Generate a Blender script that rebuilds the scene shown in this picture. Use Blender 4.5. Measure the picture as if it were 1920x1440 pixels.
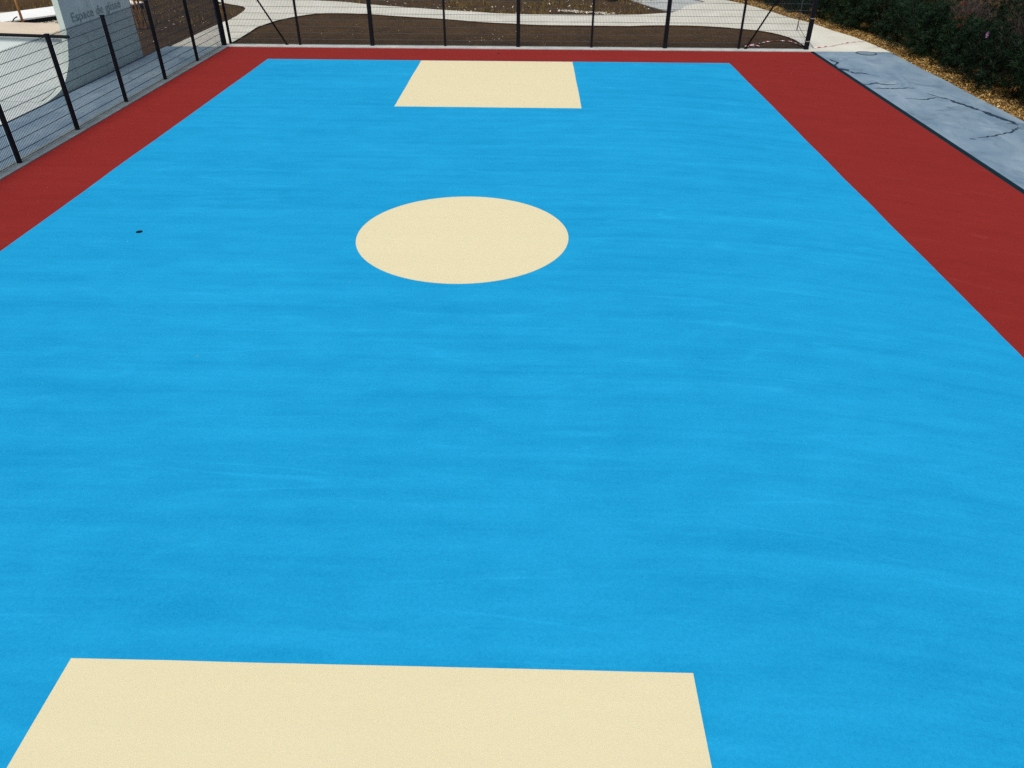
import bpy, bmesh, math, random
from mathutils import Vector, Matrix, noise
PI = math.pi
scene = bpy.context.scene
for o in list(bpy.data.objects): bpy.data.objects.remove(o)
C = bpy.data.collections.new("place"); scene.collection.children.link(C)

# ---------------- camera, sky, sun, exposure ----------------
CAMH = 5.043
fw = Vector((-0.01784, 0.81935, -0.57302)); fw.normalize()
PITCH, YAW, ROLL = 0.6102, -0.0218, 0.0046
cy, sy, cp, sp = math.cos(YAW), math.sin(YAW), math.cos(PITCH), math.sin(PITCH)
fw = Vector((sy*cp, cy*cp, -sp)); rt = Vector((cy, -sy, 0)); up = rt.cross(fw)
r2 = rt*math.cos(ROLL)+up*math.sin(ROLL); u2 = -rt*math.sin(ROLL)+up*math.cos(ROLL)
cam = bpy.data.cameras.new("camera"); co = bpy.data.objects.new("camera", cam); C.objects.link(co)
cam.sensor_fit = 'HORIZONTAL'; cam.sensor_width = 36; cam.lens = 25.953; cam.clip_start = 0.1; cam.clip_end = 2000
M = Matrix.Identity(4)
for i in range(3): M[i][0], M[i][1], M[i][2] = r2[i], u2[i], -fw[i]
M[2][3] = CAMH
co.matrix_world = M
scene.camera = co

SUN_EL, SUN_AZ = math.radians(64), math.radians(-166)      # azimuth clockwise from +Y
w = bpy.data.worlds.new("World"); scene.world = w; w.use_nodes = True
nt = w.node_tree; bg = nt.nodes["Background"]
sk = nt.nodes.new("ShaderNodeTexSky"); sk.sky_type = 'NISHITA'; sk.sun_disc = False
sk.sun_elevation = SUN_EL; sk.sun_rotation = SUN_AZ; sk.air_density = 1.0; sk.dust_density = 2.5
nt.links.new(sk.outputs[0], bg.inputs[0]); bg.inputs[1].default_value = 0.11
sl = bpy.data.lights.new("sun", 'SUN'); sl.energy = 2.2; sl.angle = math.radians(20); sl.color = (1.0, 0.95, 0.86)
so = bpy.data.objects.new("sun", sl); C.objects.link(so)
sd = Vector((math.sin(SUN_AZ)*math.cos(SUN_EL), math.cos(SUN_AZ)*math.cos(SUN_EL), math.sin(SUN_EL)))
so.rotation_euler = sd.to_track_quat('Z', 'Y').to_euler(); so.location = (0, 0, 30)
vs = scene.view_settings; vs.view_transform = 'Standard'; vs.look = 'None'; vs.gamma = 1; vs.exposure = 0.08
scene.cycles.use_denoising = False

# ---------------- helpers ----------------
def col(r, g, b): return (r, g, b, 1)
def srgb(r, g, b, k=1.0):
    f = lambda v: ((v/255+.055)/1.055)**2.4 if v > 10 else v/255/12.92
    return (f(r)*k, f(g)*k, f(b)*k, 1)

class Mat:
    def __init__(s, name, rough=.85, spec=.3, metal=0):
        s.m = bpy.data.materials.new(name); s.m.use_nodes = True; s.nt = s.m.node_tree
        s.b = s.nt.nodes["Principled BSDF"]; s.b.inputs['Roughness'].default_value = rough
        s.b.inputs['Specular IOR Level'].default_value = spec; s.b.inputs['Metallic'].default_value = metal
        s.tc = s.nt.nodes.new("ShaderNodeTexCoord").outputs['Object']
    def n(s, t, **k):
        x = s.nt.nodes.new(t)
        for a, v in k.items(): setattr(x, a, v)
        return x
    def L(s, a, b): s.nt.links.new(a, b)
    def setin(s, node, i, v):
        if isinstance(v, (bpy.types.NodeSocket,)): s.L(v, node.inputs[i])
        else: node.inputs[i].default_value = v
    def math(s, op, a, b=0.0, c=0.0, clamp=False):
        x = s.n("ShaderNodeMath", operation=op, use_clamp=clamp)
        s.setin(x, 0, a); s.setin(x, 1, b); s.setin(x, 2, c); return x.outputs[0]
    def mapping(s, scale=(1, 1, 1), rot=(0, 0, 0), src=None):
        x = s.n("ShaderNodeMapping"); s.L(src or s.tc, x.inputs[0])
        x.inputs['Scale'].default_value = scale; x.inputs['Rotation'].default_value = rot; return x.outputs[0]
    def noise(s, scale, detail=3, rough=.5, dist=0, src=None):
        x = s.n("ShaderNodeTexNoise"); s.L(src or s.tc, x.inputs['Vector'])
        x.inputs['Scale'].default_value = scale; x.inputs['Detail'].default_value = detail
        x.inputs['Roughness'].default_value = rough; x.inputs['Distortion'].default_value = dist
        return x.outputs['Fac']
    def ramp(s, v, lo, hi, a=0.0, b=1.0):
        x = s.n("ShaderNodeMapRange"); x.clamp = True
        s.setin(x, 0, v); x.inputs[1].default_value = lo; x.inputs[2].default_value = hi
        x.inputs[3].default_value = a; x.inputs[4].default_value = b; return x.outputs[0]
    def mix(s, f, a, b, mode='MIX'):
        x = s.n("ShaderNodeMix", data_type='RGBA', blend_type=mode)
        s.setin(x, 0, f); s.setin(x, 6, a); s.setin(x, 7, b); return x.outputs[2]
    def color(s, v): s.setin(s.b, 'Base Color', v); return s
    def bump(s, h, strength=.3, dist=.01):
        x = s.n("ShaderNodeBump"); x.inputs['Strength'].default_value = strength; x.inputs['Distance'].default_value = dist
        s.L(h, x.inputs['Height']); s.L(x.outputs[0], s.b.inputs['Normal']); return s

def rubber(name, base, lo, hi, streak=.5, gr_=1.0):
    """poured rubber granule coating: fine grain, faint trowel streaks running across the court"""
    m = Mat(name, .95, .08)
    sep = m.n("ShaderNodeSeparateXYZ"); m.L(m.tc, sep.inputs[0])
    x, y = sep.outputs[0], sep.outputs[1]
    xr = m.math('MAXIMUM', m.math('SUBTRACT', x, 1.5), 0.0)
    y2 = m.math('ADD', y, m.math('MULTIPLY', m.math('MULTIPLY', xr, xr), 0.045))
    comb = m.n("ShaderNodeCombineXYZ"); m.L(x, comb.inputs[0]); m.L(y2, comb.inputs[1])
    wv = comb.outputs[0]
    s1 = m.noise(1, 4, .6, .25, m.mapping((.28, 2.6, 1), src=wv))
    s2 = m.noise(1, 5, .7, .8, m.mapping((.7, 9, 1), src=wv))
    big = m.noise(.35, 3, .5)
    g = m.noise(30, 6, .88); g2 = m.noise(150, 2, .8)
    ln = m.noise(1, 2, .5, .35, m.mapping((.16, 1.15, 1), src=wv))
    d = m.math('ABSOLUTE', m.math('SUBTRACT', ln, .5))
    line = m.ramp(d, 0.0, .014, 1, 0)
    line = m.math('MULTIPLY', line, m.ramp(m.noise(.45, 3, .6), .44, .62))
    v = m.math('MULTIPLY', m.ramp(s1, .3, .7, -1, 1), .24)
    v = m.math('ADD', v, m.ramp(m.noise(1.6, 5, .68, .4, m.mapping((.8, 1.5, 1))), .3, .7, -.42, .42))
    v = m.math('ADD', v, m.ramp(s2, .3, .7, -.3, .3))
    v = m.math('ADD', v, m.ramp(big, .3, .7, -.3, .3))
    v = m.math('ADD', v, m.ramp(m.noise(1, 3, .6, .3, m.mapping((.09, 3.4, 1), src=wv)), .3, .7, -.36, .36))
    v = m.math('MULTIPLY', v, streak)
    v = m.math('ADD', v, m.math('MULTIPLY', line, .9*streak))
    v = m.math('ADD', v, m.ramp(g, .25, .75, -.75*gr_, .75*gr_))
    v = m.math('ADD', v, m.ramp(g2, .25, .75, -.3*gr_, .3*gr_))
    f = m.ramp(v, -1.3, 1.3)
    c = m.mix(f, lo, hi)
    # pale dusty scuffs
    sc = m.ramp(m.noise(1, 5, .65, .8, m.mapping((.9, 3.6, 1), src=wv)), .6, .78, 0, .3*streak)
    c = m.mix(sc, c, base)
    m.color(c)
    m.b.inputs['Sheen Weight'].default_value = .12; m.b.inputs['Sheen Roughness'].default_value = .5; m.b.inputs['Sheen Tint'].default_value = hi
    m.bump(m.math('ADD', g, g2), .35, .006)
    return m.m

def concrete(name, a, b, c3=None, scale=.6, dark=.5, grain=.25, stretch=(1, 1, 1)):
    m = Mat(name, .9, .12)
    mp = m.mapping(stretch)
    f = m.ramp(m.noise(scale, 5, .6, .6, mp), .35, .68)
    c = m.mix(f, a, b)
    if c3 is not None:
        f2 = m.ramp(m.noise(scale*1.7, 4, .55, 1.2, m.mapping((stretch[0]*.6, stretch[1]*1.2, 1), (0, 0, .3))), .54, .72, 0, dark)
        c = m.mix(f2, c, c3)
    g = m.noise(45, 5, .8)
    c = m.mix(1.0, c, m.ramp(g, .25, .75, 1-grain, 1+grain), 'MULTIPLY')
    m.color(c); m.bump(g, .3, .006); return m.m

def soil(name, a, b, c3):
    m = Mat(name, .95, .15)
    f = m.ramp(m.noise(.7, 6, .65, .5), .35, .65); c = m.mix(f, a, b)
    f2 = m.ramp(m.noise(6, 6, .7), .5, .7, 0, .7); c = m.mix(f2, c, c3)
    g = m.noise(28, 6, .8)
    c = m.mix(1.0, c, m.ramp(g, .25, .75, .35, 1.6), 'MULTIPLY')
    m.color(c); m.bump(g, .9, .04); return m.m

def plain(name, c, rough=.6, spec=.4, var=.25, scale=8, metal=0):
    m = Mat(name, rough, spec, metal)
    g = m.noise(scale, 5, .65)
    m.color(m.mix(1.0, c, m.ramp(g, .25, .75, 1-var, 1+var), 'MULTIPLY')); m.bump(g, .15, .004); return m.m

def leafmat(name, a, b, c3, rough=.5):
    m = Mat(name, rough, .12)
    geo = m.n("ShaderNodeNewGeometry"); r = geo.outputs['Random Per Island']
    oi = m.n("ShaderNodeObjectInfo").outputs['Random']
    c = m.mix(r, a, b)
    c = m.mix(m.ramp(r, .93, 1.0, 0, .8), c, c3)
    c = m.mix(1.0, c, m.ramp(oi, 0, 1, .7, 1.35), 'MULTIPLY')
    m.color(c)
    m.b.inputs['Transmission Weight'].default_value = 0
    return m.m

MT = {}
MT['blue'] = rubber('rubber_blue', srgb(60, 190, 240), col(.003, .235, .485), col(.020, .42, .735), .68)
MT['red'] = rubber('rubber_red', srgb(190, 110, 100), col(.168, .0125, .011), col(.315, .031, .024), .35)
MT['cream'] = rubber('rubber_cream', srgb(240, 232, 205), col(.715, .635, .38), col(.81, .73, .46), .3, .4)
MT['bluegrey'] = concrete('concrete_bluegrey', srgb(112, 135, 152), srgb(140, 160, 171), srgb(90, 112, 130), 1.1, .6, .12, (1.3, .55, 1))
MT['path'] = concrete('concrete_cream', srgb(205, 203, 186), srgb(222, 219, 204), srgb(190, 186, 168), .5, .5, .10)
MT['kerb'] = concrete('concrete_kerb', srgb(170, 176, 172), srgb(198, 200, 192), srgb(140, 145, 140), 1.5, .5, .15)
MT['kerbleft'] = concrete('concrete_kerb_grey', srgb(120, 130, 130), srgb(140, 150, 150), srgb(100, 110, 112), 1.5, .5, .15)
MT['skate'] = concrete('concrete_skate', srgb(190, 200, 196), srgb(212, 218, 212), srgb(172, 182, 178), .5, .5, .08)
MT['deck'] = concrete('concrete_deck', srgb(205, 190, 168), srgb(220, 205, 182), srgb(190, 178, 160), .8, .4, .08)
MT['fin'] = concrete('concrete_fin', srgb(196, 208, 198), srgb(214, 222, 210), srgb(172, 188, 176), .9, .7, .12)
MT['letter'] = plain('letter_dark', srgb(138, 152, 147), .9, .1)
MT['gap'] = plain('channel_dark', srgb(20, 42, 50), .9, .03)
MT['crack'] = plain('crack_dark', srgb(44, 62, 78), .9, .1, .3, 20)
MT['black'] = plain('powder_black', col(.005, .006, .009), .6, .18, .2)
MT['wire'] = plain('wire_dark', col(.016, .032, .045), .5, .4, .2)
MT['soil'] = soil('soil_brown', srgb(62, 46, 27), srgb(84, 62, 36), srgb(100, 78, 44))
MT['soil2'] = soil('soil_lens', srgb(64, 48, 29), srgb(84, 62, 36), srgb(104, 82, 46))
MT['mulch'] = soil('mulch_base', srgb(120, 90, 45), srgb(150, 112, 55), srgb(90, 66, 35))
MT['gravel'] = soil('gravel_tan', srgb(150, 136, 105), srgb(185, 172, 142), srgb(120, 104, 76))
MT['wet'] = concrete('concrete_damp', srgb(100, 123, 139), srgb(124, 145, 158), None, 2.0, 0, .12)
MT['white'] = concrete('white_slab', srgb(235, 235, 228), srgb(245, 244, 236), None, .8, 0, .05)
MT['wood'] = plain('stake_wood', srgb(165, 120, 70), .8, .2, .35, 14)
MT['wood_o'] = plain('stake_orange', srgb(190, 100, 45), .8, .2, .3, 14)
MT['bark'] = plain('bark_brown', srgb(130, 92, 52), .9, .1, .5, 20)
MT['stem'] = plain('stem_brown', srgb(60, 50, 38), .9, .1, .4, 20)
MT['leaf'] = leafmat('oleander_leaf', col(.002, .008, .003), col(.012, .034, .011), col(.05, .065, .02))
MT['leaf2'] = leafmat('oleander_leaf_bright', col(.006, .018, .005), col(.028, .07, .018), col(.09, .12, .03))
MT['leafred'] = leafmat('red_leaf', col(.12, .012, .010), col(.18, .03, .02), col(.1, .04, .02))
MT['twig'] = leafmat('dry_twig', col(.05, .035, .032), col(.12, .085, .075), col(.2, .16, .13), .8)
MT['chip'] = leafmat('bark_chip', srgb(104, 80, 42), srgb(200, 164, 100), srgb(224, 206, 156), .85)
MT['stone'] = leafmat('pale_stone', srgb(150, 140, 120), srgb(205, 198, 182), srgb(230, 228, 220), .9)
MT['weed'] = leafmat('dry_weed', srgb(110, 92, 44), srgb(170, 142, 76), srgb(80, 90, 40), .9)
MT['pink'] = plain('petal_pink', srgb(225, 150, 200), .6, .3, .1)
MT['manhole'] = plain('manhole_iron', srgb(120, 138, 150), .6, .3, .3, 12)
MT['ring'] = plain('manhole_gap', srgb(70, 84, 92), .8, .2)
MT['cord'] = plain('cord_grey', srgb(70, 72, 70), .8, .2)
m = Mat('tape_stripes', .5, .4)
sepu = m.n("ShaderNodeSeparateXYZ"); uvn = m.n("ShaderNodeTexCoord"); m.L(uvn.outputs['UV'], sepu.inputs[0])
st = m.math('GREATER_THAN', m.math('FRACT', m.math('MULTIPLY', sepu.outputs[0], 3.2)), .5)
m.color(m.mix(st, srgb(235, 225, 220), srgb(185, 35, 35))); MT['tape'] = m.m

def tag(o, label=None, cat=None, group=None, kind=None):
    if label: o['label'] = label
    if cat: o['category'] = cat
    if group: o['group'] = group
    if kind: o['kind'] = kind
    return o
def link(name, bm, mats, parent=None, smooth=False):
    me = bpy.data.meshes.new(name); bm.normal_update(); bm.to_mesh(me); bm.free()
    for k in (mats if isinstance(mats, (list, tuple)) else [mats]): me.materials.append(MT[k])
    if smooth:
        for p in me.polygons: p.use_smooth = True
    o = bpy.data.objects.new(name, me); C.objects.link(o)
    if parent: o.parent = parent
    return o
def empty(name, loc=(0, 0, 0), rz=0):
    o = bpy.data.objects.new(name, None); C.objects.link(o); o.location = loc; o.rotation_euler = (0, 0, rz); return o
def box(bm, x0, x1, y0, y1, z0, z1, mi=0):
    v = [bm.verts.new(p) for p in ((x0,y0,z0),(x1,y0,z0),(x1,y1,z0),(x0,y1,z0),(x0,y0,z1),(x1,y0,z1),(x1,y1,z1),(x0,y1,z1))]
    for f in ((0,3,2,1),(4,5,6,7),(0,1,5,4),(1,2,6,5),(2,3,7,6),(3,0,4,7)):
        bm.faces.new([v[i] for i in f]).material_index = mi
def tube(bm, pts, r, n=8, caps=True, r1=None):
    pts = [Vector(p) for p in pts]; rings = []
    ref = Vector((0, 0, 1))
    for i, p in enumerate(pts):
        t = (pts[min(i+1, len(pts)-1)]-pts[max(i-1, 0)]).normalized()
        a = t.cross(ref if abs(t.z) < .9 else Vector((1, 0, 0))).normalized(); b = t.cross(a)
        rr = r if r1 is None else r+(r1-r)*i/(len(pts)-1)
        rings.append([bm.verts.new(p+a*rr*math.cos(2*PI*k/n)+b*rr*math.sin(2*PI*k/n)) for k in range(n)])
    for A, B in zip(rings, rings[1:]):
        for k in range(n): bm.faces.new((A[k], A[(k+1) % n], B[(k+1) % n], B[k]))
    if caps: bm.faces.new(rings[0][::-1]); bm.faces.new(rings[-1])
def smoothline(pts, sub=4, jit=0.0, seed=1):
    rnd = random.Random(seed); out = []
    P = [Vector((p[0], p[1])) for p in pts]
    for i in range(len(P)-1):
        p0, p1, p2, p3 = P[max(i-1, 0)], P[i], P[i+1], P[min(i+2, len(P)-1)]
        for k in range(sub):
            t = k/sub
            q = .5*((2*p1)+(p2-p0)*t+(2*p0-5*p1+4*p2-p3)*t*t+(3*p1-p0-3*p2+p3)*t**3)
            out.append((q.x+rnd.uniform(-jit, jit), q.y+rnd.uniform(-jit, jit)))
    out.append(tuple(P[-1])); return out
def slab(bm, pts, z0, z1, mi=0, side=None):
    """prism from an outline; top triangulated"""
    from mathutils.geometry import tessellate_polygon
    n = len(pts)
    tv = [bm.verts.new((p[0], p[1], z1)) for p in pts]; bv = [bm.verts.new((p[0], p[1], z0)) for p in pts]
    for t in tessellate_polygon([[Vector((p[0], p[1], 0)) for p in pts]]):
        a, b, c = t
        A, B, Cc = pts[a], pts[b], pts[c]
        if (B[0]-A[0])*(Cc[1]-A[1])-(B[1]-A[1])*(Cc[0]-A[0]) < 0: b, c = c, b
        try: bm.faces.new((tv[a], tv[b], tv[c])).material_index = mi
        except ValueError: pass
    area = sum(pts[i][0]*pts[(i+1) % n][1]-pts[(i+1) % n][0]*pts[i][1] for i in range(n))
    for i in range(n):
        j = (i+1) % n
        f = (bv[i], bv[j], tv[j], tv[i]) if area > 0 else (bv[j], bv[i], tv[i], tv[j])
        bm.faces.new(f).material_index = mi if side is None else side
def wavy(x0, x1, y0, y1, a=.012, step=.25):
    pts = []
    for (ax, ay), (bx, by) in (((x0, y0), (x1, y0)), ((x1, y0), (x1, y1)), ((x1, y1), (x0, y1)), ((x0, y1), (x0, y0))):
        n = max(2, int(math.hypot(bx-ax, by-ay)/step)); L = math.hypot(bx-ax, by-ay); nx, ny = (by-ay)/L, -(bx-ax)/L
        for k in range(n):
            t = k/n; q = Vector((ax+(bx-ax)*t, ay+(by-ay)*t, 0)); e = min(1, k/2, (n-k)/2)
            d_ = (noise.noise(q*.55)*a+noise.noise(q*3.1)*a*.3)*e; pts.append((q.x+nx*d_, q.y+ny*d_))
    return pts
def rect(x0, x1, y0, y1): return [(x0, y0), (x1, y0), (x1, y1), (x0, y1)]
def structure(name, outline, z0, z1, mat):
    bm = bmesh.new(); slab(bm, outline, z0, z1); return tag(link(name, bm, mat), kind='structure')

# ---------------- ground, court, paths ----------------
bm = bmesh.new(); slab(bm, rect(-400, 400, -300, 600), -.4, -.06); tag(link('ground', bm, 'soil'), kind='structure')
XL, XR, YF, YN = -8.41, 6.28, 25.12, -2.08
tag(structure('court_surface', rect(-10.32, 9.40, -4.3, 27.0), -.05, 0, 'red'), 'dark red rubber surface round the blue playing field')
tag(structure('court_playing_field', wavy(XL, XR, YN, YF, .018), .0005, .004, 'blue'), 'bright blue rubber field with faint trowel streaks')
tag(structure('court_goal_zone', wavy(-3.484, 1.32, 19.565, YF-.04, .012), .0045, .008, 'cream'), 'cream rectangle at the far end of the blue field')
tag(structure('court_goal_zone', wavy(-3.484, 1.32, YN+.04, 3.389, .006), .0045, .008, 'cream'), 'large cream rectangle nearest the camera')
circ = [(-1.085+1.763*math.cos(2*PI*k/160), 11.52+1.763*math.sin(2*PI*k/160)) for k in range(160)]
tag(structure('court_centre_circle', circ, .0045, .008, 'cream'), 'cream filled circle in the middle of the blue field')

structure('kerb_side', rect(-10.68, -10.325, -4.3, 27.0), -.05, .018, 'kerbleft')
back = [(x, 27.45+.025*noise.noise(Vector((x*.7, 3, 0)))) for x in [9.2-i*.3 for i in range(67)]]
structure('kerb_far', [(-10.68, 27.005), (9.41, 27.005), (9.41, 27.3)]+back+[(-10.9, 27.45)], -.05, .022, 'kerb')

lens = [(-10.47,27.54),(-10.46,28.92),(-10.51,30.67),(-10.45,31.14),(-10.18,32.37),(-9.6,33.44),(-8.89,34.16),(-7.78,34.25),(-6.61,34.0),(-5.2,33.53),(-3.38,32.96),(-2.05,32.39),(-0.76,32.08),(0.29,31.82),(2.79,31.77),(3.82,31.76),(4.9,31.95),(6.35,31.95),(7.15,31.75),(7.9,31.43),(8.69,30.95),(9.11,30.45),(9.44,29.64),(9.54,28.64),(9.45,27.6)]
lens = smoothline(lens, 5, .012, 2)
gr = [(12.13,27.18),(12.03,28.27),(11.84,29.86),(11.49,31.15),(11.18,32.79),(10.69,34.05),(10.27,35.84),(9.74,37.49),(9.26,38.61),(8.4,39.9),(7.2,41.5),(5.5,44)]
gr = smoothline(gr, 4, .012, 3)
upp = [(4.0,44),(6.2,41),(7.91,38.6),(7.6,37.9),(6.89,37.03),(6.6,36.25),(6.13,35.3),(5.76,35.04),(4.57,34.56),(2.54,34.32),(0.08,34.33),(-1.39,34.54),(-2.91,35.07),(-3.61,35.28),(-6.06,36.2),(-7.35,36.76),(-8.71,37.49),(-10.04,37.92),(-12,39.4),(-14,41.5)]
upp = smoothline(upp, 4, .018, 4)
sleft = [(-19,42),(-16.5,39.6),(-14.67,37.67),(-13.95,36.89),(-12.83,35.95),(-12.43,35.3),(-12.22,34.3),(-12.13,32.4),(-12.19,31.65),(-12.28,28.84),(-12.3,27.0)]
sleft = smoothline(sleft, 4, .02, 5)
bm = bmesh.new(); slab(bm, [(-10.685, 27.0), (-10.9, 27.46)]+lens+[(9.415, 27.31), (9.415, 27.105), (12.13, 27.105)]+gr+upp+sleft, -.15, .0, 0, 1)
tag(link('path', bm, ['path', 'soil']), kind='structure')  # slab sides borrow the dark soil colour to paint the shade along the path edge
tag(structure('soil_bed', lens+[(9.2, 27.5), (-10.3, 27.5)], -.2, -.05, 'soil2'), 'brown bare soil bed between the far fence and the path')
# grey asphalt beyond the path
structure('asphalt_area', smoothline([(6.3, 35.75), (6.75, 36.7), (7.2, 37.5), (7.7, 38.2), (8.0, 39.2), (6.0, 43), (3.0, 44), (4.6, 39), (5.6, 36.4), (6.0, 35.7)], 3, .01), -.2, -.03, 'kerb')

# right hand pavement with cracks
bm = bmesh.new()
edge = [(12.1+.05*noise.noise(Vector((y*.5, 0, 0))), y) for y in [27.1-i*.5 for i in range(64)]]
slab(bm, [(9.55, 27.1), (9.55, -4.3)]+edge[::-1], -.15, .0, 0)
def crackline(pts, wd, seed):
    rnd = random.Random(seed)
    P = []
    for a, b in zip(pts, pts[1:]):
        a, b = Vector(a), Vector(b); n = max(2, int((b-a).length/.07)); nn = Vector((-(b-a).y, (b-a).x)).normalized()
        for k in range(n): P.append(a+(b-a)*k/n+nn*rnd.uniform(-.03, .03))
    P.append(Vector(pts[-1]))
    L, R_ = [], []
    for i, p in enumerate(P):
        t = (P[min(i+1, len(P)-1)]-P[max(i-1, 0)]).normalized(); nn = Vector((-t.y, t.x))
        e = min(1, (i+.3)/3, (len(P)-i-.7)/3)
        w0 = wd*e*rnd.uniform(.7, 1.6)
        w0 = max(w0, .006); L.append(bm.verts.new((p.x+nn.x*w0, p.y+nn.y*w0, .0035))); R_.append(bm.verts.new((p.x-nn.x*w0, p.y-nn.y*w0, .0035)))
    for i in range(len(P)-1): bm.faces.new((R_[i], R_[i+1], L[i+1], L[i])).material_index = 1
CR = [([(9.656, 25.862), (9.777, 25.367), (9.517, 24.953), (9.568, 24.797)], 0.022), ([(9.427, 24.526), (9.644, 24.412), (9.703, 24.142)], 0.06), ([(9.703, 24.142), (9.799, 23.893), (10.002, 23.902), (10.173, 23.733)], 0.028), ([(10.173, 23.733), (10.375, 23.483)], 0.008), ([(9.393, 22.519), (9.683, 22.492), (9.99, 22.637), (10.067, 22.507), (10.522, 22.46)], 0.022), ([(9.977, 22.771), (9.991, 22.597)], 0.02), ([(10.549, 22.728), (10.565, 22.568)], 0.012), ([(9.648, 22.06), (10.117, 21.99), (10.626, 22.1), (10.808, 22.018)], 0.02), ([(10.669, 22.205), (10.91, 22.111)], 0.01), ([(10.07, 20.927), (10.276, 20.889), (10.566, 20.807), (10.818, 20.98), (11.057, 21.084)], 0.016), ([(10.903, 21.486), (11.006, 21.272), (11.057, 21.084)], 0.02), ([(11.057, 21.084), (11.206, 20.856)], 0.045), ([(11.206, 20.856), (11.354, 20.296), (11.524, 19.763)], 0.03), ([(11.524, 19.763), (11.655, 19.192), (11.834, 18.5)], 0.03), ([(11.569, 18.603), (11.712, 18.571), (11.756, 18.403)], 0.022), ([(11.733, 18.309), (11.3, 17.884), (10.922, 17.65), (10.274, 17.368)], 0.014), ([(10.061, 17.317), (10.206, 17.281)], 0.04)]
for i, (pts, wd) in enumerate(CR): crackline(pts, wd*(1.9 if wd > .025 else 1.5), i)
def damp(cx, cy, rx, ry, rot, seed):
    c = Vector((cx, cy)); n = 60; vv = []
    for k in range(n):
        a = 2*PI*k/n; rr = 1+.55*noise.noise(Vector((math.cos(a)*1.6, math.sin(a)*1.6, seed)))+.2*noise.noise(Vector((math.cos(a)*6, math.sin(a)*6, seed)))
        q = Vector((math.cos(a)*rx*rr, math.sin(a)*ry*rr)); q.rotate(Matrix.Rotation(rot, 2)); vv.append(bm.verts.new((max(9.56+.002*k, min(12.0, cx+q.x)), cy+q.y, .002)))
    bm.faces.new(vv).material_index = 2
for a in [(9.77, 24.34, 0.45, 0.28, -0.4, 1.3), (9.7, 19.17, 0.38, 0.22, -0.3, 2.7), (11.06, 20.03, 0.3, 0.15, 0.2, 4.1), (11.7, 18.41, 0.5, 0.3, -0.8, 5.2), (9.71, 25.72, 0.25, 0.4, 0, 6.6)]: damp(*a)
tag(link('pavement_right', bm, ['bluegrey', 'crack', 'wet']), kind='structure')
structure('drain_channel', rect(9.405, 9.545, -4.3, 27.09), -.12, -.004, 'gap')

structure('pavement_left', rect(-12.46, -10.685, -4.3, 26.99), -.15, .0, 'bluegrey')
structure('drain_channel', rect(-12.54, -12.465, -4.3, 25.4), -.12, -.004, 'gap')
structure('skate_floor', rect(-26, -12.545, -2, 19.75), -.15, .0, 'skate')

# gravel and mulch strip
hb = [(5.5,45.5),(8.0,42),(9.6,40.3),(10.51,38.68),(11.33,34.76),(11.73,33.19),(12.19,30.84),(12.6,30.11),(12.69,28.3),(12.62,26.34),(12.84,25.38),(12.6,23.61),(12.5,22.3),(12.62,21.46),(12.81,20.2),(12.7,18),(12.7,12),(12.7,-4.3)]
strip = gr[::-1]+[(p[0]+.003, p[1]) for p in edge]
out = strip+[(14.2, -4.3), (14.2, 30), (13, 35), (11.5, 41), (8, 46), (5.5, 47)]
structure('mulch_strip', out, -.2, -.035, 'mulch')
rnd = random.Random(7)
bm = bmesh.new()
def chip(bm, p, s, rnd, flat=.5):
    R = Matrix.Rotation(rnd.uniform(0, 6.3), 3, 'Z') @ Matrix.Rotation(rnd.uniform(-flat, flat), 3, 'X') @ Matrix.Rotation(rnd.uniform(-flat, flat), 3, 'Y')
    a, b, c = s*rnd.uniform(.7, 1.5), s*rnd.uniform(.3, .7), s*.18
    q = [bm.verts.new(Vector(p)+R @ Vector(v)) for v in ((-a,-b*.6,c),(a*.8,-b,c),(a,b*.8,c),(-a*.9,b,c),(0,0,-c))]
    bm.faces.new((q[0], q[1], q[2], q[3])); bm.faces.new((q[1], q[0], q[4])); bm.faces.new((q[2], q[1], q[4])); bm.faces.new((q[3], q[2], q[4])); bm.faces.new((q[0], q[3], q[4]))
def edge_x(y):
    if y < 27: return 12.1
    L = sorted(gr, key=lambda p: abs(p[1]-y))[0]; return L[0]
for i in range(16500):
    y = 12.5+rnd.random()**.9*30.5; x0 = edge_x(y)
    x = x0+rnd.random()*1.0
    z = -.03+min(.05, max(0, (x-x0)*.12))
    chip(bm, (x, y, z), rnd.uniform(.015, .034), rnd)
tag(link('bark_mulch', bm, 'chip'), 'yellow brown bark mulch along the foot of the dark hedge', 'mulch', kind='stuff')

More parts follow.
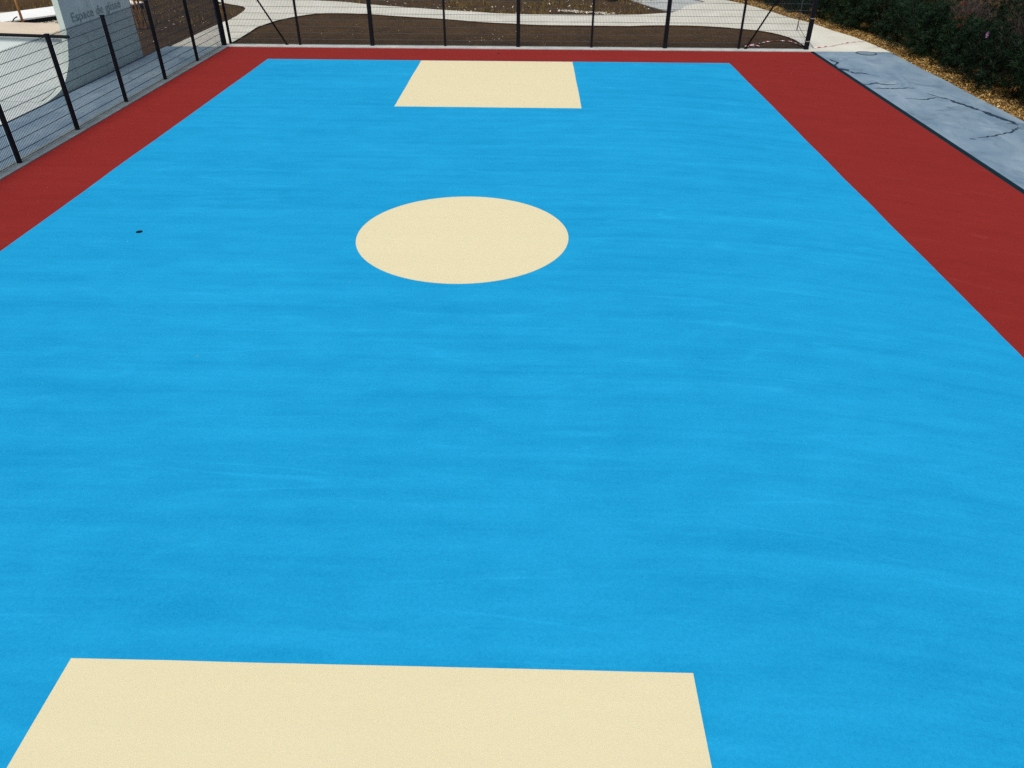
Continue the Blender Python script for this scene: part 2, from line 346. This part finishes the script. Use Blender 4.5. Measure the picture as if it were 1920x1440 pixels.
# ---------------- fences ----------------
def post(name, parent, s, x, y, h, capz=.012):
    bm = bmesh.new(); a = s/2
    box(bm, x-a, x+a, y-a, y+a, .015, h)
    bmesh.ops.bevel(bm, geom=[e for e in bm.edges if abs(e.verts[0].co.z-e.verts[1].co.z) > .5], offset=a*.15, segments=2, affect='EDGES')
    p = link(name, bm, 'black', parent)
    bm = bmesh.new(); box(bm, x-a-.004, x+a+.004, y-a-.004, y+a+.004, h, h+.02); link('post_cap', bm, 'black', p)
    return p
def panel(parent, a, b, z0, z1, r=.0034, step=.05, hr=.0042, barb=.03):
    a, b = Vector(a), Vector(b); L = (b-a).length; d = (b-a)/L; nn = Vector((-d.y, d.x)); bm = bmesh.new()
    n = int(L/step); off = (L-(n-1)*step)/2
    for k in range(n):
        p = a+d*(off+k*step)
        v = []
        for z in (z0, z1+barb):
            v.append([bm.verts.new((p.x+d.x*sx*r+nn.x*sy_*r, p.y+d.y*sx*r+nn.y*sy_*r, z)) for sx, sy_ in ((-1,-1),(1,-1),(1,1),(-1,1))])
        for q in range(4): bm.faces.new((v[0][q], v[0][(q+1) % 4], v[1][(q+1) % 4], v[1][q]))
    z = z0+.03
    zs = []
    zz = math.ceil(z0/.2)*.2
    while zz <= z1+.001: zs.append(zz); zz += .2
    if z0 < .1: zs.append(.04)
    for z in zs:
        for s in (-1, 1):
            c = nn*s*(r+hr)
            tube(bm, [(a.x+c.x, a.y+c.y, z), (b.x+c.x, b.y+c.y, z)], hr, 4, False)
    return link('mesh_panel', bm, 'wire', parent)
f1 = empty('boundary_fence', (-10.5, 27.16, 0)); tag(f1, 'low black welded mesh fence along the left side of the court', 'fence')
f1.location = (0, 0, 0)
ys = [27.16, 24.67, 22.18, 19.70, 17.20, 14.84, 12.34, 9.84, 7.34]
for i, y in enumerate(ys):
    if i: post('post', f1, .08, -10.5, y, 2.04)
    else: continue
for y0, y1 in zip(ys, ys[1:]): panel(f1, (-10.53, y0-.05), (-10.53, y1+.05), .03, 2.0)
f2 = empty('ball_stop_fence'); tag(f2, 'tall black mesh fence behind the far end of the court with thick posts', 'fence')
HF = 4.05
xs = [-10.38]+[-7.939+2.5*i for i in range(7)]+[9.344]
ths = [.07, .07, .125, .07, .125, .07, .125, .07, .135]
for x, s in zip(xs, ths): post('post', f2, s, x, 27.33 if x > -10 else 27.42, HF)
post('corner_post', f2, .14, -10.51, 27.16, HF)
for i in range(8):
    for z0, z1 in ((.03, 2.0), (2.06, 4.0)): panel(f2, (xs[i]+ths[i]/2, 27.36), (xs[i+1]-ths[i+1]/2, 27.36), z0, z1, .0029)
for sx, x0, x1 in ((1, -8.39, -10.36), (-1, 7.30, 9.30)):
    s = 1.4/.78 if x0 < 0 else 1.31/.68
    bm = bmesh.new(); z1 = abs(x1-x0)*s
    tube(bm, [(x0, 27.33, .02), (x1, 27.33, z1)], .028, 10); br = link('brace', bm, 'black', f2, True)
    bm = bmesh.new(); box(bm, x0-.05, x0+.05, 27.29, 27.37, .018, .03); link('foot_plate', bm, 'black', br)

# ---------------- skate ramp and lettered wall ----------------
def prof(y0=0.0):
    P = [(19.40, .0), (19.75, .015), (20.1, .06), (20.38, .12), (20.60, .21), (20.84, .37), (21.06, .57), (21.22, .79), (21.33, .99), (21.44, 1.22)]
    return [(y+y0, z) for y, z in smoothline(P, 3)]
fin = empty('skate_sign_wall', (0, 0, 0)); tag(fin, 'tall grey concrete end wall of the skate ramp with lettering and a curved front edge', 'wall')
bm = bmesh.new()
outl = prof()+[(21.50, 1.4), (21.53, 2.1), (21.55, 3.1), (25.40, 3.1), (25.40, -.05), (19.40, -.05)]
n = len(outl)
A = [bm.verts.new((-12.55, y, z)) for y, z in outl]; B = [bm.verts.new((-12.71, y, z)) for y, z in outl]
for i in range(n): bm.faces.new((A[i], A[(i+1) % n], B[(i+1) % n], B[i]))
from mathutils.geometry import tessellate_polygon
for t in tessellate_polygon([[Vector((y, z, 0)) for y, z in outl]]):
    bm.faces.new([A[i] for i in t]); bm.faces.new([B[i] for i in reversed(t)])
bmesh.ops.recalc_face_normals(bm, faces=bm.faces)
link('wall_panel', bm, 'fin', fin)
fc = bpy.data.curves.new('txt', 'FONT'); fc.body = 'Espace de glisse'; fc.size = 1; fc.extrude = .0; fc.offset = 0
to = bpy.data.objects.new('txt', fc); C.objects.link(to)
bpy.context.view_layer.update()
dg = bpy.context.evaluated_depsgraph_get(); me = bpy.data.meshes.new_from_object(to.evaluated_get(dg))
xs_ = [v.co.x for v in me.vertices]; x0, x1 = min(xs_), max(xs_)
Y0, Y1, ZB, CAPH = 21.93, 24.78, 1.535, .235
capy = .73
bm = bmesh.new(); bm.from_mesh(me)
for v in bm.verts:
    a, b = (v.co.x-x0)/(x1-x0), v.co.y/capy
    v.co = Vector((-12.538, Y0+a*(Y1-Y0), ZB+b*CAPH-.02*a))
r = bmesh.ops.extrude_face_region(bm, geom=list(bm.faces))
for v in [g for g in r['geom'] if isinstance(g, bmesh.types.BMVert)]: v.co.x -= .011
bpy.data.objects.remove(to)
bmesh.ops.recalc_face_normals(bm, faces=bm.faces)
link('lettering', bm, 'letter', fin)

qp = empty('quarter_pipe'); tag(qp, 'pale concrete quarter pipe ramp curving up to a black steel coping', 'skate ramp')
SK = -.12
bm = bmesh.new(); pr = prof(.13)[1:]
cols = []
for i in range(29):
    x = -12.765-i*.45; dy = SK*(x+12.76)
    cols.append([bm.verts.new((x, y+dy*(min(1, (y-19)/2)), z+.003)) for y, z in pr])
for a, b in zip(cols, cols[1:]):
    for k in range(len(a)-1): bm.faces.new((a[k], a[k+1], b[k+1], b[k]))
link('ramp_face', bm, 'skate', qp, True)
def sk(x, y, z): return (x, y+SK*(x+12.76), z)
bm = bmesh.new()
for (z, zz) in ((1.235, 0),):
    top = [sk(-12.765, 21.58, z), sk(-25.4, 21.58, z), sk(-25.4, 23.42, z), sk(-12.765, 23.42, z)]
    bot = [(p[0], p[1], -.05) for p in top]
    T = [bm.verts.new(p) for p in top]; Bv = [bm.verts.new(p) for p in bot]
    bm.faces.new(T)
    for i in range(4): bm.faces.new((T[i], Bv[i], Bv[(i+1) % 4], T[(i+1) % 4]))
bmesh.ops.recalc_face_normals(bm, faces=bm.faces)
link('deck', bm, 'deck', qp)
bm = bmesh.new(); tube(bm, [sk(-12.50, 21.47, 1.25), sk(-25.4, 21.47, 1.25)], .042, 12); link('coping', bm, 'black', qp, True)

structure('gravel_area', [(-24, 24.5), (-16.8, 24.5), (-17.2, 32.5), (-18.6, 34.5), (-24, 34)], -.2, -.045, 'gravel')
# raised white bench slab beyond the ramp
wb = empty('concrete_bench'); tag(wb, 'long low white concrete bench slab on a dark base behind the ramp deck', 'bench')
d = Vector((1.05, 1.75)).normalized(); nrm = Vector((-d.y, d.x))
c0 = Vector((-19.9, 30.35))
def quadpts(s0, s1, t0, t1): return [tuple(c0+d*s+nrm*t) for s, t in ((s0, t0), (s1, t0), (s1, t1), (s0, t1))]
bm = bmesh.new(); slab(bm, quadpts(-.3, 5.9, 0, 2.1), .15, .2); link('bench_top', bm, 'white', wb)
bm = bmesh.new(); slab(bm, quadpts(-.28, 5.87, .02, 2.0), -.06, .148); link('bench_base', bm, 'black', wb)  # black colour paints in the shadowed side below the slab

def stake(name, x, y, h, r, mat, label, cat='stake', lean=(0, 0), group=None):
    bm = bmesh.new(); tube(bm, [(0, 0, -.05), (lean[0]*.5, lean[1]*.5, h*.5), (lean[0], lean[1], h)], r, 8, True, r*.85)
    o = link(name, bm, mat, None, True); o.location = (x, y, 0); tag(o, label, cat, group); return o
stake('wooden_stake', -19.53, 30.74, 1.5, .05, 'wood', 'pale wooden stake standing in front of the white bench slab', group='wooden stakes round the skate area')
stake('wooden_stake', -20.0, 30.0, .45, .08, 'wood_o', 'short orange wooden stake at the left edge of the photograph', group='wooden stakes round the skate area')
stake('bamboo_cane', -14.72, 31.6, 2.0, .018, 'wood', 'thin pale bamboo cane standing alone in the brown soil', 'cane', (-.02, .02))
bm = bmesh.new(); tube(bm, [(-19.8, 30.3, .0), (-19.75, 30.4, .14), (-19.66, 30.5, .28), (-19.6, 30.62, .32)], .02, 6); 
tag(link('hose', bm, 'black', None, True), 'short black hose bent up against the pale wooden stake', 'hose')

# young tree with stakes beside the lettered wall
yt = empty('young_tree', (-14.85, 30.4, 0)); tag(yt, 'young brown tree trunk tied to wooden stakes just right of the lettered wall', 'tree')
rnd = random.Random(3)
bm = bmesh.new(); tube(bm, [(0, 0, -.05), (.02, 0, .8), (-.01, .02, 1.7), (.03, 0, 2.8)], .05, 9, True, .03); link('trunk', bm, 'bark', yt, True)
for (dx, dy) in ((-.16, -.05), (.14, .06)):
    bm = bmesh.new(); tube(bm, [(dx, dy, -.05), (dx, dy, 2.0)], .036, 8); link('stake', bm, 'wood', yt, True)
bm = bmesh.new()
for k in range(26):
    a = rnd.uniform(0, 6.3); q = Vector((rnd.gauss(0, .11), rnd.gauss(0, .11), 0)); h = rnd.uniform(.4, 1.7)
    tube(bm, [q, q+Vector((rnd.gauss(0, .04), rnd.gauss(0, .04), h*.6)), q+Vector((rnd.gauss(0, .09), rnd.gauss(0, .09), h))], .006, 3, False)
link('side_shoot', bm, 'wood', yt)
bm = bmesh.new()
for k in range(500):
    p = Vector((rnd.gauss(0, .7), rnd.gauss(0, .7), 3.3+rnd.gauss(0, .45))); a = Vector((rnd.gauss(0, 1), rnd.gauss(0, 1), rnd.gauss(0, .6))).normalized()*.07; b = a.cross(Vector((rnd.random(), rnd.random(), rnd.random()))).normalized()*.022
    bm.faces.new([bm.verts.new(q) for q in (p-a, p+b, p+a, p-b)])
for k in range(9):
    a = k*2.4; tube(bm, [(0, 0, 2.3+k*.06), (math.cos(a)*.4, math.sin(a)*.4, 3.0+k*.05), (math.cos(a)*.8, math.sin(a)*.8, 3.4+k*.05)], .014, 4, False, .006)
link('crown', bm, 'leaf2', yt)
bm = bmesh.new(); tube(bm, [(.3, -.05, 0), (.27, -.1, .7), (.15, -.1, 1.25), (-.1, -.07, 1.55)], .016, 6)
o = link('irrigation_hose', bm, 'black', None, True); o.location = (-14.85, 30.4, 0); tag(o, 'black irrigation hose arching up beside the young tree', 'hose')

# ---------------- hedge ----------------
def tuft(bm, p, axis, rnd, n=11, L=.13, W=.0085, mi=0):
    axis = axis.normalized(); a = axis.cross(Vector((.3, .5, .8))).normalized(); b = axis.cross(a)
    for k in range(n):
        t = 2*PI*k/n+rnd.uniform(-.3, .3); e = rnd.uniform(.15, 1.1)
        dr = (a*math.cos(t)+b*math.sin(t))*math.cos(e)+axis*math.sin(e)
        sd_ = dr.cross(axis).normalized(); l = L*rnd.uniform(.7, 1.25); q = p-axis*rnd.uniform(0, .07)
        droop = Vector((0, 0, -l*.18*rnd.random()))
        f = bm.faces.new([bm.verts.new(v) for v in (q, q+dr*l*.45+sd_*W, q+dr*l+droop, q+dr*l*.45-sd_*W)]); f.material_index = mi
def shrub_mesh(seed, R, H, nt_=430):
    rnd = random.Random(seed); bm = bmesh.new(); tips = []
    lob = [(Vector((rnd.uniform(-.55, .55)*R, rnd.uniform(-.55, .55)*R, H*rnd.uniform(.1, .82))), R*rnd.uniform(.36, .56)) for _ in range(12)]
    for k in range(nt_):
        c, rr = rnd.choice(lob)
        dr = Vector((rnd.gauss(0, 1), rnd.gauss(0, 1), rnd.gauss(.25, .9))).normalized()
        p = c+dr*rr*rnd.uniform(.55, 1.08)
        if p.z < .06: p.z = rnd.uniform(.06, .4)
        tuft(bm, p, dr+Vector((0, 0, .6)), rnd, 12, rnd.uniform(.13, .2))
        tips.append(p)
    me = bpy.data.meshes.new('foliage'); bm.to_mesh(me); bm.free()
    bm = bmesh.new()
    for k in range(16):
        t = tips[k*7]; q = Vector((rnd.gauss(0, .1), rnd.gauss(0, .1), -.05))
        tube(bm, [q, q.lerp(t, .5)+Vector((rnd.gauss(0, .05), rnd.gauss(0, .05), .1)), t], .016, 5, False, .006)
    m2 = bpy.data.meshes.new('stem'); bm.to_mesh(m2); bm.free(); m2.materials.append(MT['stem'])
    return me, m2
VAR = []
for s, (R, H) in enumerate(((.95, 1.7), (1.0, 1.55), (.9, 1.85), (1.05, 1.6))):
    a, b = shrub_mesh(s+10, R, H); a.materials.append(MT['leaf']); VAR.append((a, b))
VAR2 = []
for s, (R, H) in enumerate(((1.25, 2.5), (1.3, 2.35), (1.2, 2.7))):
    a, b = shrub_mesh(s+30, R, H, 600); a.materials.append(MT['leaf']); VAR2.append((a, b))
va, vb = shrub_mesh(50, .85, 1.5, 420); va.materials.append(MT['leaf2']); VARB = (va, vb)
def shrub(var, x, y, rz, label, group, sc=1.0):
    o = empty('oleander_shrub', (x, y, -.04), rz); o.scale = (sc, sc, sc); tag(o, label, 'shrub', group)
    for nme, me in zip(('foliage', 'stem'), var):
        c = bpy.data.objects.new(nme, me); C.objects.link(c); c.parent = o
    return o
ORD = ['nearest', 'second', 'third', 'fourth', 'fifth', 'sixth', 'seventh', 'eighth', 'ninth', 'tenth', 'eleventh', 'twelfth', 'thirteenth', 'fourteenth', 'fifteenth', 'sixteenth', 'seventeenth', 'eighteenth']
rnd = random.Random(12)
def hx(y):
    L = sorted(hb, key=lambda p: -p[1])
    for a, b in zip(L, L[1:]):
        if a[1] >= y >= b[1]: return a[0]+(b[0]-a[0])*(a[1]-y)/(a[1]-b[1])
    return 12.7
G1, G2 = 'dark oleander shrubs in the front row of the hedge', 'taller oleander shrubs in the back row of the hedge'
y = 18.6; k = 0; front = []
while y < 42 and k < 18:
    n = ORD[k]+(' from the right edge' if k else ' to the right edge')
    o = shrub(VAR[k % 4], hx(y)+.5, y, rnd.uniform(0, 6.28), 'dark oleander shrub over the mulch, front row, '+n, G1, rnd.uniform(.92, 1.08)); front.append(o)
    y += rnd.uniform(1.2, 1.4); k += 1
y = 19.6; k = 0
while y < 44 and k < 14:
    n = ORD[k]+(' from the right edge' if k else ' to the right edge')
    shrub(VAR2[k % 3], hx(y)+2.35, y, rnd.uniform(0, 6.28), 'tall dark oleander shrub, back row, '+n, G2, rnd.uniform(.93, 1.08))
    y += rnd.uniform(1.65, 1.85); k += 1
for i, yy in enumerate((17.3, 15.9, 14.5, 13.1)): shrub(VAR[i], 13.2, yy, i*1.7, 'dark oleander shrub at the near end of the hedge, past the right edge', 'oleander shrubs at the near end of the hedge')
# a brighter shrub showing in the hedge, with its pink flower and red leaves
fl = shrub(VARB, 13.62, 25.6, 0, 'brighter green shrub with a pink flower and a few red leaves among the dark hedge', None); 
bm = bmesh.new()
fp = Vector((12.75, 22.784, 1.279))-Vector((13.62, 25.6, -.04))
for k in range(5):
    a = k*2*PI/5; d1 = Vector((-.35, math.cos(a), math.sin(a))).normalized(); s = d1.cross(Vector((1, 0, 0))).normalized()
    bm.faces.new([bm.verts.new(fp+v) for v in (Vector((0, 0, 0)), d1*.06+s*.04, d1*.095, d1*.06-s*.04)])
link('flower', bm, 'pink', fl)
bm = bmesh.new(); rr = random.Random(4)
rp = Vector((13.1, 25.081, 1.441))-Vector((13.62, 25.6, -.04))
for k in range(10): tuft(bm, rp+Vector((rr.gauss(0, .04), rr.gauss(0, .14), rr.gauss(0, .14))), Vector((-.5, rr.gauss(0, .5), .6)), rr, 7, .11, .012)
link('red_leaves', bm, 'leafred', fl)
shrub(VARB, 13.25, 31.2, 1.0, 'brighter green shrub at the top of the hedge near the far fence post', None, 1.0)

def dry_shrub(x, y, H, R, label, seed, z0=0):
    rnd = random.Random(seed); o = empty('dry_shrub', (x, y, -.04)); tag(o, label, 'shrub', 'bare twiggy shrubs in the hedge'); bm = bmesh.new()
    for k in range(420):
        a = rnd.uniform(0, 6.28); rad = R*math.sqrt(rnd.random()); top = Vector((math.cos(a)*rad, math.sin(a)*rad, H*rnd.uniform(.65, 1.0)*(1-.25*(rad/R)**2)))
        b = top*rnd.uniform(.45, .7); b.z = top.z*rnd.uniform(.55, .8)
        tube(bm, [b, b.lerp(top, .5)+Vector((rnd.gauss(0, .04), rnd.gauss(0, .04), .03)), top+Vector((rnd.gauss(0, .1), rnd.gauss(0, .1), 0))], .006, 3, False, .002)
    link('twig', bm, 'twig', o); bm = bmesh.new()
    for k in range(14):
        a = rnd.uniform(0, 6.28); top = Vector((math.cos(a)*R*.5, math.sin(a)*R*.5, H*.7)); tube(bm, [(0, 0, -.05), top*.5, top], .018, 5, False, .008)
    link('stem', bm, 'stem', o)
dry_shrub(13.9, 22.6, 2.25, .8, 'bare purplish brown twiggy shrub in the top right corner', 1)
dry_shrub(14.1, 26.6, 1.95, .75, 'bare grey twiggy shrub behind the shrub with the pink flower', 2)

# dark round shrub past the path, top of the frame
shrub(VAR[0], 3.95, 38.95, .5, 'small dark shrub standing alone on the soil past the path', None, .95)

# ---------------- small things ----------------
def ring_disc(bm, x, y, r0, r1, z, n=40, mi=0):
    a = [bm.verts.new((x+r0*math.cos(2*PI*k/n), y+r0*math.sin(2*PI*k/n), z)) for k in range(n)]
    b = [bm.verts.new((x+r1*math.cos(2*PI*k/n), y+r1*math.sin(2*PI*k/n), z)) for k in range(n)]
    for k in range(n): bm.faces.new((a[k], b[k], b[(k+1) % n], a[(k+1) % n])).material_index = mi
mh = empty('manhole_cover', (11.22, 26.86, 0)); tag(mh, 'round grey manhole cover set in the pavement beside the hedge', 'manhole cover')
bm = bmesh.new(); ring_disc(bm, 0, 0, .28, .345, .004); link('frame', bm, 'ring', mh)
bm = bmesh.new(); ring_disc(bm, 0, 0, .001, .27, .009); ring_disc(bm, 0, 0, .27, .275, .0045); link('lid', bm, 'manhole', mh)
so_ = empty('ground_socket', (-6.53, 11.48, 0)); tag(so_, 'small dark round post socket in the blue surface left of the circle', 'socket')
bm = bmesh.new(); slab(bm, [(.048*math.cos(2*PI*k/24), .048*math.sin(2*PI*k/24)) for k in range(24)], .0042, .009); link('cap', bm, 'black', so_)
bm = bmesh.new(); ring_disc(bm, 0, 0, .049, .056, .0065, 24); link('rim', bm, 'gap', so_)
s2 = empty('ground_socket', (-1.07, 26.33, 0)); tag(s2, 'faint small plugged socket in the red strip before the far fence', 'socket')
bm = bmesh.new(); slab(bm, [(.05*math.cos(2*PI*k/20), .05*math.sin(2*PI*k/20)) for k in range(20)], .0005, .006); link('cap', bm, 'gap', s2)

def ribbon(name, pts, w, label, cat, mat='tape', upv=None, z=0):
    bm = bmesh.new(); uvl = bm.loops.layers.uv.new('UVMap'); P = [Vector(p) for p in pts]; prev = None; acc = 0
    rr = random.Random(5)
    for i, p in enumerate(P):
        t = (P[min(i+1, len(P)-1)]-P[max(i-1, 0)]).normalized(); s = t.cross(Vector((rr.gauss(0, .25), rr.gauss(0, .25), 1))).normalized()*w/2
        cur = (bm.verts.new(p+s), bm.verts.new(p-s))
        if prev:
            l = (p-P[i-1]).length; f = bm.faces.new((prev[0], prev[1], cur[1], cur[0]))
            for lp, u in zip(f.loops, (acc, acc, acc+l, acc+l)): lp[uvl].uv = (u, 0)
            acc += l
        prev = cur
    return tag(link(name, bm, mat), label, cat)
def dense(pts, n=6, j=.0, seed=0):
    rr = random.Random(seed); out = []
    for a, b in zip(pts, pts[1:]):
        a, b = Vector(a), Vector(b)
        for k in range(n): out.append(a.lerp(b, k/n)+Vector((rr.gauss(0, j), rr.gauss(0, j), abs(rr.gauss(0, j*.6)))))
    out.append(Vector(pts[-1])); return out
TP = [(7.425, 27.969, -0.02), (7.793, 28.27, -0.02), (7.948, 27.993, -0.02), (7.639, 28.168, -0.02), (7.968, 28.374, -0.02), (8.473, 28.886, -0.02), (8.912, 29.106, -0.02), (9.27, 29.023, -0.02), (9.414, 28.537, -0.02), (9.489, 28.157, 0.0), (9.649, 28.259, 0.0)]
ribbon('barrier_tape', dense(TP, 4, .02, 1), .07, 'red and white barrier tape trailing on the soil behind the far fence', 'tape')
ribbon('barrier_tape', dense([(9.69, 27.61, .012), (10.4, 27.95, .02), (11.1, 28.55, .012), (11.94, 28.95, .012)], 6, .012, 2), .04, 'red and white barrier tape lying across the cream path to the mulch', 'tape')
for zc in [0.279, 0.979]:
    bm = bmesh.new(); a = .072
    box(bm, 9.344-a, 9.344+a, 27.33-a, 27.33+a, zc-.014, zc+.014)
    tag(link('tie_band', bm, 'stone'), ('upper' if zc > .6 else 'lower')+' pale tie wrapped round the thick right end post of the far fence', 'tie', 'pale ties on the end post')
stake('metal_rod', 10.13, 31.08, 2.4, .016, 'cord', 'thin grey rod standing on the cream path behind the fence end', 'rod')
bm = bmesh.new(); tube(bm, [(10.13, 31.08, .2), (9.85, 29.2, .1), (9.69, 27.61, .02)], .009, 5); tag(link('cord', bm, 'cord', None, True), 'grey cord running down from the rod to the tape end', 'cord')

# pebbles and litter on the courts
for i, (x, y, l) in enumerate([(-2.621, 9.757, 'tiny pale bit on the blue surface beside the lower left of the circle'), (-4.123, 7.701, 'tiny pale bit on the open blue surface in the left half'), (-8.981, 12.781, 'tiny pale bit on the red surface near the left edge'), (7.836, 23.761, 'tiny pale bit on the red surface by the far right blue corner')]):
    bm = bmesh.new(); chip(bm, (0, 0, .006), .011, random.Random(i)); o = link('pebble', bm, 'stone'); o.location = (x, y, 0); tag(o, l, 'pebble', 'tiny pale bits on the court')
rnd = random.Random(21); bm = bmesh.new()
def stones(n, f, s0, s1, z=-.05):
    for _ in range(n):
        x, y = f(); chip(bm, (x, y, z+.005), rnd.uniform(s0, s1), rnd, .8)
stones(35, lambda: (rnd.uniform(-10, 9), rnd.uniform(27.7, 33.5)), .01, .024, -.045)
stones(20, lambda: (rnd.gauss(-6.3, .7), rnd.gauss(30.2, .8)), .01, .024, -.045)
stones(30, lambda: (rnd.gauss(-1.5, .5), rnd.gauss(29, .35)), .01, .03, -.045)
stones(260, lambda: (rnd.uniform(-9, 8), rnd.uniform(34.6, 42)), .02, .06)
stones(420, lambda: (lambda t: (1.3+t*2.2+rnd.gauss(0, .12), 35.7-t*.75+rnd.gauss(0, .1)))(rnd.random()), .02, .06)
stones(140, lambda: (rnd.uniform(-16, -12.6), rnd.uniform(26, 37)), .01, .035)
stones(6500, lambda: (rnd.uniform(-23, -17.4), rnd.uniform(28, 33)), .03, .08, -.04)
tag(link('stones', bm, 'stone'), 'pale stones scattered over the bare soil', 'stones', kind='stuff')
bm = bmesh.new()
for _ in range(9000):
    if rnd.random() < .8: x, y = rnd.uniform(-10, 8.5), rnd.uniform(34.3, 43)
    else: x, y = rnd.uniform(-24, -12.4), rnd.uniform(31.5, 40)
    if noise.noise(Vector((x*.5, y*.5, 1))) < -.02: continue
    inside = y > 34.35+max(0, -x-1)*.37 and not (x > 5 and y < 38+(x-5))
    if x > -11 and not inside: continue
    h = rnd.uniform(.06, .26); a = Vector((rnd.gauss(0, .05), rnd.gauss(0, .05), h)); s = Vector((rnd.gauss(0, 1), rnd.gauss(0, 1), 0)).normalized()*.016
    p = Vector((x, y, -.06)); bm.faces.new([bm.verts.new(v) for v in (p-s, p+s, p+a)])
tag(link('dry_weeds', bm, 'weed'), 'dry yellowish weeds in patches on the soil past the path', 'weeds', kind='stuff')
